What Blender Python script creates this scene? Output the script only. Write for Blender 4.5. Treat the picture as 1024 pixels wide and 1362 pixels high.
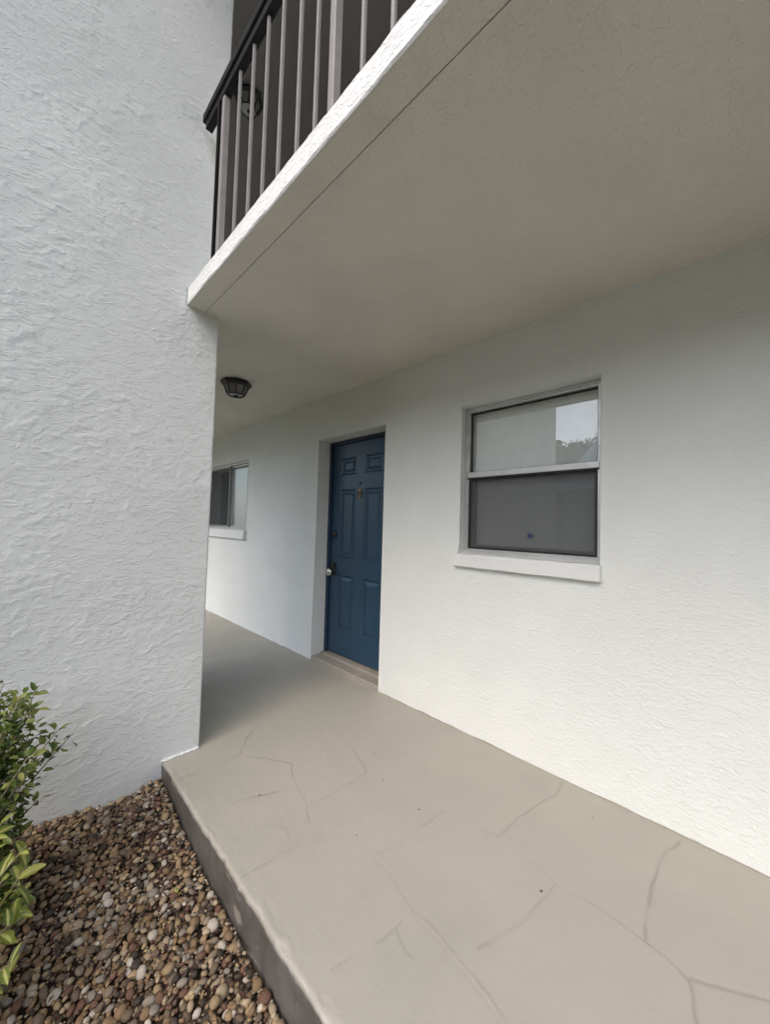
import bpy, bmesh, math, random
import numpy as np
from mathutils import Matrix, Vector

scene = bpy.context.scene
for o in list(bpy.data.objects):
    bpy.data.objects.remove(o)
COL = scene.collection
rng = np.random.default_rng(7)
random.seed(7)

# ------------------------------------------------------------------ camera
CAM_H = 1.2595
cam_d = bpy.data.cameras.new('camera')
cam_d.sensor_fit = 'HORIZONTAL'
cam_d.sensor_width = 36.0
cam_d.lens = 488.22 / 1024 * 36.0
cam_d.clip_start = 0.02
cam_d.clip_end = 1000
cam = bpy.data.objects.new('camera', cam_d)
COL.objects.link(cam)
_r = Vector((0.69604516, -0.71744651, 0.02813623))
_u = Vector((-0.04720781, -0.00662701, 0.99886311))
_f = Vector((0.71644439, 0.69658208, 0.03848178))
m = Matrix.Identity(4)
for i in range(3):
    m[i][0], m[i][1], m[i][2] = _r[i], _u[i], -_f[i]
m.translation = Vector((0, 0, CAM_H))
cam.matrix_world = m
scene.camera = cam

# ------------------------------------------------------------------ light
SUN_EL = math.radians(48)
SUN_AZ = math.radians(-106)          # from +Y towards +X
world = bpy.data.worlds.new('World')
scene.world = world
world.use_nodes = True
wn = world.node_tree
bg = wn.nodes['Background']
sky = wn.nodes.new('ShaderNodeTexSky')
sky.sky_type = 'NISHITA'
sky.sun_disc = False
sky.sun_elevation = SUN_EL
sky.sun_rotation = SUN_AZ
sky.air_density = 1.0
sky.dust_density = 3.6
sky.ozone_density = 1.0
wn.links.new(sky.outputs[0], bg.inputs['Color'])
bg.inputs['Strength'].default_value = 0.15
sun_d = bpy.data.lights.new('sun', 'SUN')
sun_d.energy = 0.55
sun_d.angle = math.radians(100)
sun_d.color = (1.0, 0.99, 0.975)
sun = bpy.data.objects.new('sun', sun_d)
COL.objects.link(sun)
sdir = Vector((math.sin(SUN_AZ) * math.cos(SUN_EL), math.cos(SUN_AZ) * math.cos(SUN_EL), math.sin(SUN_EL)))
sun.rotation_euler = (-sdir).to_track_quat('-Z', 'Y').to_euler()
sun.location = (-4, -3, 9)
vs = scene.view_settings
vs.view_transform = 'Standard'
vs.look = 'None'
vs.exposure = 0.93
vs.gamma = 1.0
vs.use_curve_mapping = False
scene.cycles.max_bounces = 8
scene.cycles.diffuse_bounces = 4

# ------------------------------------------------------------------ dimensions
D = 2.0245          # face of the long wall
XE = 0.622          # walkway edge
XS = 0.6285         # balcony slab edge
XL = 0.806          # corner of the projecting wing
YL = 2.170          # front face of the projecting wing
H = 2.44            # soffit height
ST = 2.535          # top of balcony slab
HU = 4.95           # upper soffit
Y0, Y1 = -4.0, 10.0
YD1, YD2, ZD = 1.981, 2.8725, 2.052       # door opening
YW1, YW2, ZW1, ZW2 = 0.496, 1.304, 1.102, 2.0454   # near window
YV1, YV2, ZV1, ZV2 = 4.305, 5.75, 1.165, 2.03      # far window

# ------------------------------------------------------------------ helpers
def srgb(r, g, b):
    def f(c):
        c /= 255.0
        return c / 12.92 if c <= 0.04045 else ((c + 0.055) / 1.055) ** 2.4
    return (f(r), f(g), f(b), 1.0)

class NT:
    def __init__(self, name):
        self.m = bpy.data.materials.new(name)
        self.m.use_nodes = True
        self.t = self.m.node_tree
        self.b = self.t.nodes['Principled BSDF']
        self.co = self.t.nodes.new('ShaderNodeTexCoord').outputs['Object']
    def n(self, typ, **kw):
        nd = self.t.nodes.new(typ)
        for k, v in kw.items():
            setattr(nd, k, v)
        return nd
    def l(self, a, b):
        self.t.links.new(a, b)
    def mapping(self, scale=(1, 1, 1), loc=(0, 0, 0), rot=(0, 0, 0), src=None):
        mp = self.n('ShaderNodeMapping')
        mp.inputs['Scale'].default_value = scale
        mp.inputs['Location'].default_value = loc
        mp.inputs['Rotation'].default_value = rot
        self.l(src or self.co, mp.inputs['Vector'])
        return mp.outputs[0]
    def noise(self, scale, detail=3, rough=0.5, dist=0.0, vec=None):
        nd = self.n('ShaderNodeTexNoise')
        nd.inputs['Scale'].default_value = scale
        nd.inputs['Detail'].default_value = detail
        nd.inputs['Roughness'].default_value = rough
        nd.inputs['Distortion'].default_value = dist
        self.l(vec or self.co, nd.inputs['Vector'])
        return nd.outputs['Fac']
    def ramp(self, src, stops):
        r = self.n('ShaderNodeValToRGB')
        el = r.color_ramp.elements
        while len(el) < len(stops):
            el.new(0.5)
        for e, (p, c) in zip(el, stops):
            e.position = p
            e.color = c if len(c) == 4 else (*c, 1)
        self.l(src, r.inputs[0])
        return r.outputs[0]
    def rng(self, src, a, b, c=0.0, d=1.0, smooth=True):
        r = self.n('ShaderNodeMapRange')
        r.interpolation_type = 'SMOOTHSTEP' if smooth else 'LINEAR'
        for k, v in zip(('From Min', 'From Max', 'To Min', 'To Max'), (a, b, c, d)):
            r.inputs[k].default_value = v
        self.l(src, r.inputs['Value'])
        return r.outputs[0]
    def math(self, op, a, b=None):
        nd = self.n('ShaderNodeMath', operation=op)
        for i, v in enumerate((a, b)):
            if v is None:
                continue
            if isinstance(v, (int, float)):
                nd.inputs[i].default_value = v
            else:
                self.l(v, nd.inputs[i])
        return nd.outputs[0]
    def mix(self, fac, a, b, mode='MIX'):
        nd = self.n('ShaderNodeMix', data_type='RGBA', blend_type=mode)
        for k, v in ((0, fac), (6, a), (7, b)):
            if isinstance(v, (int, float)):
                nd.inputs[k].default_value = v
            elif isinstance(v, tuple):
                nd.inputs[k].default_value = v if len(v) == 4 else (*v, 1)
            else:
                self.l(v, nd.inputs[k])
        return nd.outputs[2]
    def bump(self, h, dist, strength=1.0, normal=None):
        nd = self.n('ShaderNodeBump')
        nd.inputs['Distance'].default_value = dist
        nd.inputs['Strength'].default_value = strength
        self.l(h, nd.inputs['Height'])
        if normal is not None:
            self.l(normal, nd.inputs['Normal'])
        return nd.outputs[0]
    def set(self, color=None, rough=None, normal=None, metal=None, spec=None):
        for k, v in (('Base Color', color), ('Roughness', rough), ('Normal', normal), ('Metallic', metal), ('Specular IOR Level', spec)):
            if v is None:
                continue
            if isinstance(v, (int, float)):
                self.b.inputs[k].default_value = v
            elif isinstance(v, tuple):
                self.b.inputs[k].default_value = v if len(v) == 4 else (*v, 1)
            else:
                self.l(v, self.b.inputs[k])
        return self.m

class MB:
    """collects faces, then links them as ONE mesh object"""
    def __init__(self):
        self.v, self.f = [], []
    def quad(self, a, b, c, d):
        n = len(self.v)
        self.v += [a, b, c, d]
        self.f.append((n, n + 1, n + 2, n + 3))
    def box(self, x0, x1, y0, y1, z0, z1):
        n = len(self.v)
        self.v += [(x, y, z) for x in (x0, x1) for y in (y0, y1) for z in (z0, z1)]
        for q in ((0, 1, 3, 2), (4, 6, 7, 5), (0, 4, 5, 1), (2, 3, 7, 6), (0, 2, 6, 4), (1, 5, 7, 3)):
            self.f.append(tuple(n + i for i in q))
        return self
    def tube(self, pts, rad, seg=8):
        """tube along a polyline, radius a number or a list"""
        pts = [Vector(p) for p in pts]
        if not hasattr(rad, '__len__'):
            rad = [rad] * len(pts)
        base = len(self.v)
        for i, p in enumerate(pts):
            t = (pts[min(i + 1, len(pts) - 1)] - pts[max(i - 1, 0)]).normalized()
            a = t.orthogonal().normalized() if i == 0 else (a - t * a.dot(t)).normalized()
            b = t.cross(a)
            for k in range(seg):
                an = 2 * math.pi * k / seg
                self.v.append(tuple(p + (a * math.cos(an) + b * math.sin(an)) * rad[i]))
        for i in range(len(pts) - 1):
            for k in range(seg):
                k2 = (k + 1) % seg
                self.f.append((base + i * seg + k, base + i * seg + k2, base + (i + 1) * seg + k2, base + (i + 1) * seg + k))
        self.f.append(tuple(base + k for k in reversed(range(seg))))
        self.f.append(tuple(base + (len(pts) - 1) * seg + k for k in range(seg)))
        return self
    def lathe(self, c, prof, seg=24, axis='z', phase=0.0):
        """prof: list of (radius, height) about a point; axis z or x"""
        base = len(self.v)
        for r, h in prof:
            for k in range(seg):
                an = 2 * math.pi * k / seg + phase
                p, q = r * math.cos(an), r * math.sin(an)
                if axis == 'z':
                    self.v.append((c[0] + p, c[1] + q, c[2] + h))
                else:
                    self.v.append((c[0] + h, c[1] + p, c[2] + q))
        n = len(prof)
        for i in range(n - 1):
            for k in range(seg):
                k2 = (k + 1) % seg
                self.f.append((base + i * seg + k, base + i * seg + k2, base + (i + 1) * seg + k2, base + (i + 1) * seg + k))
        self.f.append(tuple(base + k for k in reversed(range(seg))))
        self.f.append(tuple(base + (n - 1) * seg + k for k in range(seg)))
        return self
    def build(self, name, mat, parent=None, bevel=0.0, smooth=False, weld=False):
        me = bpy.data.meshes.new(name)
        me.from_pydata(self.v, [], self.f)
        bm = bmesh.new()
        bm.from_mesh(me)
        if weld or bevel:
            bmesh.ops.remove_doubles(bm, verts=bm.verts, dist=1e-5)
        bmesh.ops.recalc_face_normals(bm, faces=bm.faces)
        if bevel:
            ed = [e for e in bm.edges if len(e.link_faces) == 2 and e.calc_face_angle(0) > 0.5]
            bmesh.ops.bevel(bm, geom=ed, offset=bevel, segments=2, profile=0.5, affect='EDGES')
        bm.to_mesh(me)
        bm.free()
        return link(name, me, mat, parent, smooth)

def link(name, me, mat, parent=None, smooth=False):
    o = bpy.data.objects.new(name, me)
    COL.objects.link(o)
    if mat is not None and not me.materials:
        me.materials.append(mat)
    if smooth:
        me.polygons.foreach_set('use_smooth', [True] * len(me.polygons))
    if parent is not None:
        o.parent = parent
    return o

def box(name, b, mat, parent=None, bevel=0.0):
    return MB().box(*b).build(name, mat, parent, bevel)

def tag(o, label, cat, group=None):
    o['label'] = label
    o['category'] = cat
    if group:
        o['group'] = group
    return o

def thing(name, label, cat, group=None):
    o = bpy.data.objects.new(name, None)
    o.empty_display_size = 0.1
    COL.objects.link(o)
    return tag(o, label, cat, group)

def vnoise(x, y, seed=0):
    """smooth value noise on numpy arrays"""
    r = np.random.default_rng(seed).random((256, 256))
    xi, yi = np.floor(x).astype(int), np.floor(y).astype(int)
    fx, fy = x - xi, y - yi
    fx, fy = fx * fx * (3 - 2 * fx), fy * fy * (3 - 2 * fy)
    a, b = r[xi & 255, yi & 255], r[(xi + 1) & 255, yi & 255]
    c, d = r[xi & 255, (yi + 1) & 255], r[(xi + 1) & 255, (yi + 1) & 255]
    return (a * (1 - fx) + b * fx) * (1 - fy) + (c * (1 - fx) + d * fx) * fy
def fbm(x, y, seed=0, octs=4):
    s, a, t = 0, 1, 0
    for k in range(octs):
        s = s + a * vnoise(x * 2 ** k + 17.3 * k, y * 2 ** k + 5.1 * k, seed + k)
        t += a
        a *= 0.5
    return s / t

def grid_mesh(name, P, flip=False):
    """P: (nu, nv, 3) array of points -> mesh of quads"""
    nu, nv = P.shape[:2]
    idx = np.arange(nu * nv).reshape(nu, nv)
    q = np.stack([idx[:-1, :-1], idx[1:, :-1], idx[1:, 1:], idx[:-1, 1:]], -1).reshape(-1, 4)
    if flip:
        q = q[:, ::-1]
    me = bpy.data.meshes.new(name)
    me.vertices.add(nu * nv)
    me.vertices.foreach_set('co', P.reshape(-1).astype(np.float32))
    me.loops.add(q.size)
    me.loops.foreach_set('vertex_index', q.reshape(-1).astype(np.int32))
    me.polygons.add(len(q))
    me.polygons.foreach_set('loop_start', np.arange(0, q.size, 4, dtype=np.int32))
    me.polygons.foreach_set('use_smooth', np.ones(len(q), dtype=bool))
    me.update(calc_edges=True)
    return me

# ------------------------------------------------------------------ materials
def mat_stucco(name, col, coarse, fine, dirt=0.06, scale=24, lo=0.50, hi=0.60, grain=170):
    """flat plaster with broken trowel marks drawn out sideways, and a fine grain"""
    t = NT(name)
    st = t.mapping((0.6, 0.6, 1.5))
    n1 = t.noise(scale, 3, 0.55, 0.9, st)
    h = t.math('ADD', t.math('MULTIPLY', t.rng(n1, lo, hi), coarse * 1000), t.math('MULTIPLY', t.noise(grain, 3, 0.65), fine * 1000))
    nrm = t.bump(h, 0.001)
    c2 = tuple(c * (1 - dirt * 1.6) for c in col[:3])
    c = t.mix(t.rng(t.noise(1.7, 3, 0.6), 0.35, 0.7), col, (*c2, 1))
    return t.set(c, 0.85, nrm, spec=0.25)

M = {}
M['stucco'] = mat_stucco('stucco_coarse_white', (0.70, 0.73, 0.722, 1), 0.0012, 0.0016, 0.05, 30, 0.53, 0.585)
M['stucco_fine'] = mat_stucco('stucco_fine_white', (0.765, 0.792, 0.772, 1), 0.0009, 0.0034, 0.03, 34, 0.5, 0.6, 75)
M['edge_white'] = mat_stucco('slab_edge_white', (0.84, 0.86, 0.86, 1), 0.002, 0.002, 0.02, 50)
M['soffit'] = mat_stucco('soffit_knockdown', (0.72, 0.695, 0.62, 1), 0.0012, 0.0034, 0.06, 60, 0.5, 0.6, 110)
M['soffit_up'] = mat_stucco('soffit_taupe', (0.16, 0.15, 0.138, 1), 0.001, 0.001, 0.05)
M['sill'] = mat_stucco('sill_white', (0.77, 0.79, 0.78, 1), 0.0006, 0.0006, 0.03)

def mat_floor():
    t = NT('walkway_taupe_paint')
    base = t.mix(t.rng(t.noise(2.2, 4, 0.6), 0.3, 0.72), (0.378, 0.364, 0.313, 1), (0.355, 0.343, 0.298, 1))
    base = t.mix(t.rng(t.noise(1.1, 3, 0.5, 0.4), 0.48, 0.66, 0.0, 0.5), base, (0.348, 0.331, 0.293, 1))
    speck = t.rng(t.noise(60, 2, 0.5), 0.72, 0.78)
    base = t.mix(t.math('MULTIPLY', speck, 0.35), base, (0.16, 0.14, 0.12, 1))
    at = t.n('ShaderNodeAttribute', attribute_name='groove')
    base = t.mix(t.math('MULTIPLY', at.outputs['Fac'], 0.68), base, (0.20, 0.18, 0.155, 1))
    wr = t.n('ShaderNodeAttribute', attribute_name='edge_wear')
    chip = t.rng(t.noise(26, 4, 0.6, 0.6, t.mapping((1, 0.35, 1))), 0.52, 0.58)
    chip = t.math('MULTIPLY', chip, wr.outputs['Fac'])
    base = t.mix(t.math('MULTIPLY', chip, 0.55), base, (0.48, 0.46, 0.43, 1))
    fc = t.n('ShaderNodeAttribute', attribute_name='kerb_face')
    grime_shade = t.mix(t.rng(t.noise(7, 5, 0.65), 0.35, 0.65), (0.135, 0.127, 0.118, 1), (0.095, 0.088, 0.08, 1))  # dirty kerb face, colour deepened to hold its shade under light from above
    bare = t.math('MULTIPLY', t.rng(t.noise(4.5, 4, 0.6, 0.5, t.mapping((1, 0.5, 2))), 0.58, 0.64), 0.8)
    grime_shade = t.mix(bare, grime_shade, (0.30, 0.275, 0.235, 1))
    base = t.mix(fc.outputs['Fac'], base, grime_shade)
    nrm = t.bump(t.noise(9, 4, 0.55), 0.002)
    nrm = t.bump(t.noise(130, 3, 0.6), 0.0009, 1.0, nrm)
    return t.set(base, t.rng(t.noise(5, 3), 0.3, 0.7, 0.5, 0.68), nrm, spec=0.4)
M['floor'] = mat_floor()

def mat_paint(name, col, rough=0.4, var=0.12, bumpd=0.0004, scale=40, metal=0.0, spec=0.5):
    t = NT(name)
    dk = tuple(c * (1 - var) for c in col[:3])
    c = t.mix(t.rng(t.noise(scale * 0.15, 4, 0.6), 0.3, 0.7), col, (*dk, 1))
    return t.set(c, t.rng(t.noise(scale * 0.3, 3), 0.3, 0.7, rough * 0.85, rough * 1.15), t.bump(t.noise(scale, 3), bumpd), metal, spec)
def mat_door():
    t = NT('door_blue_paint')
    c = t.mix(t.rng(t.noise(3, 3), 0.3, 0.7), (0.021, 0.058, 0.104, 1), (0.019, 0.053, 0.095, 1))
    return t.set(c, 0.33, spec=0.5)
M['door'] = mat_door()
M['frame_blue'] = mat_paint('door_frame_navy_paint', (0.014, 0.035, 0.075, 1), 0.45)
M['silver'] = mat_paint('satin_nickel', (0.72, 0.70, 0.66, 1), 0.28, 0.05, 0.0001, 60, 1.0)
M['black_metal'] = mat_paint('black_metal', (0.012, 0.011, 0.011, 1), 0.45, 0.2, 0.0004, 90)
M['brass'] = mat_paint('aged_brass', (0.30, 0.21, 0.13, 1), 0.4, 0.2, 0.0002, 80, 1.0)
M['rail_paint'] = mat_paint('railing_bronze_grey_paint', (0.29, 0.275, 0.27, 1), 0.42, 0.15, 0.0006, 60)
M['rail_dark'] = mat_paint('railing_dark_cap_paint', (0.008, 0.007, 0.008, 1), 0.6, 0.2, 0.0006, 60, 0.0, 0.2)
M['alu'] = mat_paint('mill_aluminium', (0.62, 0.63, 0.62, 1), 0.42, 0.12, 0.0002, 70, 0.7)
M['alu_dark'] = mat_paint('weathered_aluminium', (0.30, 0.30, 0.29, 1), 0.5, 0.2, 0.0002, 70, 0.5)
M['gasket'] = mat_paint('black_gasket', (0.012, 0.012, 0.012, 1), 0.6)
M['blind'] = mat_paint('pale_blind_cloth', (0.84, 0.86, 0.84, 1), 0.8, 0.06, 0.0004, 90)
M['blind_white'] = mat_paint('white_vinyl_blind', (0.86, 0.88, 0.88, 1), 0.6, 0.05, 0.0002, 60)
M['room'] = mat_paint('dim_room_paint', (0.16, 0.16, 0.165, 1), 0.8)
M['sticker'] = mat_paint('blue_sticker', (0.035, 0.045, 0.12, 1), 0.5)
M['threshold'] = mat_paint('threshold_taupe_paint', (0.37, 0.335, 0.285, 1), 0.6, 0.15, 0.001, 50)
M['roof'] = mat_paint('roof_grey', (0.16, 0.15, 0.14, 1), 0.8)

def mat_glass():
    m_ = bpy.data.materials.new('window_glass')
    m_.use_nodes = True
    t = m_.node_tree
    t.nodes.clear()
    out = t.nodes.new('ShaderNodeOutputMaterial')
    tr = t.nodes.new('ShaderNodeBsdfTransparent')
    tr.inputs[0].default_value = (0.96, 0.975, 0.97, 1)
    gl = t.nodes.new('ShaderNodeBsdfGlossy')
    gl.inputs['Roughness'].default_value = 0.005
    fr = t.nodes.new('ShaderNodeFresnel')
    fr.inputs['IOR'].default_value = 2.5
    mx = t.nodes.new('ShaderNodeMixShader')
    ge = t.nodes.new('ShaderNodeNewGeometry')
    ml = t.nodes.new('ShaderNodeMath')
    ml.operation = 'SUBTRACT'
    ml.inputs[0].default_value = 1.0
    t.links.new(ge.outputs['Backfacing'], ml.inputs[1])      # the two faces of one pane count once
    mm = t.nodes.new('ShaderNodeMath')
    mm.operation = 'MULTIPLY'
    t.links.new(fr.outputs[0], mm.inputs[0])
    t.links.new(ml.outputs[0], mm.inputs[1])
    t.links.new(mm.outputs[0], mx.inputs[0])
    t.links.new(tr.outputs[0], mx.inputs[1])
    t.links.new(gl.outputs[0], mx.inputs[2])
    t.links.new(mx.outputs[0], out.inputs[0])
    return m_
M['glass'] = mat_glass()
def mat_screen():
    m_ = bpy.data.materials.new('insect_screen')
    m_.use_nodes = True
    t = m_.node_tree
    b = t.nodes['Principled BSDF']
    b.inputs['Base Color'].default_value = (0.07, 0.073, 0.078, 1)
    b.inputs['Roughness'].default_value = 0.7
    tr = t.nodes.new('ShaderNodeBsdfTransparent')
    mx = t.nodes.new('ShaderNodeMixShader')
    mx.inputs[0].default_value = 0.58
    out = t.nodes['Material Output']
    t.links.new(tr.outputs[0], mx.inputs[1])
    t.links.new(b.outputs[0], mx.inputs[2])
    t.links.new(mx.outputs[0], out.inputs[0])
    return m_
M['screen'] = mat_screen()
def mat_frost():
    t = NT('lamp_frosted_glass')
    return t.set((0.17, 0.165, 0.155, 1), 0.25, t.bump(t.noise(60, 2), 0.001), spec=0.6)
M['frost'] = mat_frost()

PEB = [(0.0, (0.042, 0.032, 0.026)), (0.11, (0.27, 0.175, 0.092)), (0.25, (0.17, 0.125, 0.085)), (0.38, (0.40, 0.29, 0.165)),
       (0.52, (0.27, 0.215, 0.155)), (0.64, (0.46, 0.365, 0.245)), (0.75, (0.17, 0.085, 0.055)), (0.84, (0.33, 0.295, 0.245)), (0.945, (0.60, 0.55, 0.46))]
def mat_pebble(name, attr):
    t = NT(name)
    if attr:
        f = t.n('ShaderNodeAttribute', attribute_name='tint').outputs['Fac']
    else:
        f = t.n('ShaderNodeObjectInfo').outputs['Random']
    c = t.ramp(f, PEB)
    c.node.color_ramp.interpolation = 'CONSTANT'
    v = t.noise(45, 4, 0.6)
    c = t.mix(t.rng(v, 0.32, 0.68, 0.05, 0.55), c, (0.075, 0.058, 0.042, 1))
    return t.set(c, 0.62, t.bump(t.noise(140, 3), 0.0009), spec=0.35)
M['pebble'] = mat_pebble('river_pebble', False)
M['pebble_mass'] = mat_pebble('river_pebble_bed', True)
def mat_soil():
    t = NT('dark_soil')
    c = t.mix(t.noise(18, 5, 0.65), (0.035, 0.026, 0.020, 1), (0.09, 0.065, 0.045, 1))
    return t.set(c, 0.95, t.bump(t.noise(50, 4), 0.006), spec=0.1)
M['soil'] = mat_soil()
def mat_lawn():
    t = NT('lawn_green')
    c = t.mix(t.noise(2.5, 6, 0.7), (0.075, 0.08, 0.04, 1), (0.16, 0.145, 0.095, 1))
    return t.set(c, 0.95, t.bump(t.noise(60, 4), 0.02), spec=0.1)
M['lawn'] = mat_lawn()
def mat_leaf(name, c1, c2, c3, vein=None):
    t = NT(name)
    oi = t.n('ShaderNodeObjectInfo').outputs['Random'] if vein else t.n('ShaderNodeAttribute', attribute_name='tint').outputs['Fac']
    c = t.ramp(oi, [(0.0, c1), (0.5, c2), (1.0, c3)])
    if vein:
        at = t.n('ShaderNodeAttribute', attribute_name='across').outputs['Fac']
        c = t.mix(t.math('MULTIPLY', t.rng(t.math('ADD', at, t.math('MULTIPLY', t.noise(60, 3), 0.5)), 0.35, 0.75), 0.9), vein, c)
    t.set(c, 0.38, spec=0.45)
    b = t.b
    tl = t.n('ShaderNodeBsdfTranslucent')
    t.l(c, tl.inputs[0])
    mx = t.n('ShaderNodeMixShader')
    mx.inputs[0].default_value = 0.3
    out = t.t.nodes['Material Output']
    t.l(b.outputs[0], mx.inputs[1])
    t.l(tl.outputs[0], mx.inputs[2])
    t.l(mx.outputs[0], out.inputs[0])
    return t.m
M['leaf_small'] = mat_leaf('small_green_leaf', (0.022, 0.048, 0.009), (0.09, 0.145, 0.028), (0.34, 0.36, 0.11))
M['leaf_large'] = mat_leaf('variegated_leaf', (0.05, 0.10, 0.014), (0.15, 0.21, 0.025), (0.36, 0.38, 0.07), vein=(0.50, 0.50, 0.17, 1))
M['leaf_tree'] = mat_leaf('tree_leaf', (0.03, 0.05, 0.015), (0.055, 0.085, 0.025), (0.09, 0.12, 0.04))
M['bark'] = mat_paint('bark', (0.16, 0.12, 0.08, 1), 0.9, 0.4, 0.003, 60)
M['stem'] = mat_paint('pale_woody_stem', (0.32, 0.28, 0.19, 1), 0.8, 0.3, 0.001, 60)
M['litter'] = mat_paint('dead_red_leaf', (0.065, 0.02, 0.016, 1), 0.7, 0.4, 0.001, 60)

# ------------------------------------------------------------------ ground and walkway (setting)
g = MB()
g.quad((-300, -300, -0.30), (300, -300, -0.30), (300, 300, -0.30), (-300, 300, -0.30))
ground = g.build('ground', M['lawn'])
ground['kind'] = 'structure'

GROOVES = {  # polylines in metres on the walkway: depth, width, points
    'a': (1.0, [(1.142, 2.162), (1.039, 2.08), (0.944, 1.957), (0.854, 1.94), (0.753, 1.964), (0.655, 1.978)]),
    'b': (0.8, [(0.961, 1.915), (1.031, 1.831), (1.102, 1.706), (1.06, 1.617), (1.021, 1.487), (1.004, 1.408), (0.952, 1.322)]),
    'c': (0.8, [(1.419, 1.578), (1.394, 1.495), (1.341, 1.385), (1.224, 1.385), (1.093, 1.389), (1.008, 1.405)]),
    'd': (0.9, [(0.77, 1.641), (0.824, 1.626), (0.874, 1.607), (0.974, 1.555)]),
    'e': (0.55, [(1.423, 0.955), (1.28, 0.976), (1.151, 0.987), (1.036, 1.02), (1.024, 0.9), (0.986, 0.766)]),
    'e2': (-0.9, [(0.986, 0.766), (0.988, 0.679), (0.972, 0.57), (0.961, 0.503), (0.941, 0.43)]),
    'f': (0.7, [(1.996, 0.656), (1.899, 0.643), (1.736, 0.69), (1.586, 0.713), (1.47, 0.725)]),
    'f2': (0.3, [(1.47, 0.725), (1.434, 0.828), (1.423, 0.955)]),
    'g': (0.9, [(1.048, 0.579), (1.119, 0.552), (1.219, 0.516), (1.307, 0.497), (1.424, 0.484)]),
    'h': (0.5, [(1.454, 0.575), (1.429, 0.485), (1.438, 0.414), (1.445, 0.346), (1.436, 0.274), (1.436, 0.224)]),
    'h2': (0.9, [(1.436, 0.224), (1.427, 0.171), (1.416, 0.133), (1.403, 0.114), (1.368, 0.105), (1.29, 0.09), (1.1, 0.03)]),
    'i': (1.1, [(1.981, 0.194), (1.888, 0.22), (1.773, 0.236), (1.658, 0.241), (1.547, 0.236), (1.44, 0.225)]),
    'j': (0.9, [(1.412, 0.115), (1.445, 0.057), (1.471, 0.009), (1.507, -0.047), (1.56, -0.2)]),
    'k': (0.6, [(0.84, 0.798), (0.892, 0.789), (0.941, 0.787)]),
    'l': (0.5, [(0.703, 0.839), (0.762, 0.824)]),
    'm': (0.5, [(0.91, 0.783), (0.889, 0.729), (0.89, 0.703)]),
    'n': (0.6, [(0.634, 1.284), (0.717, 1.274), (0.785, 1.271), (0.863, 1.253)]),
    'o': (0.6, [(0.828, 1.421), (0.869, 1.355), (0.846, 1.299)]),
}
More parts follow.
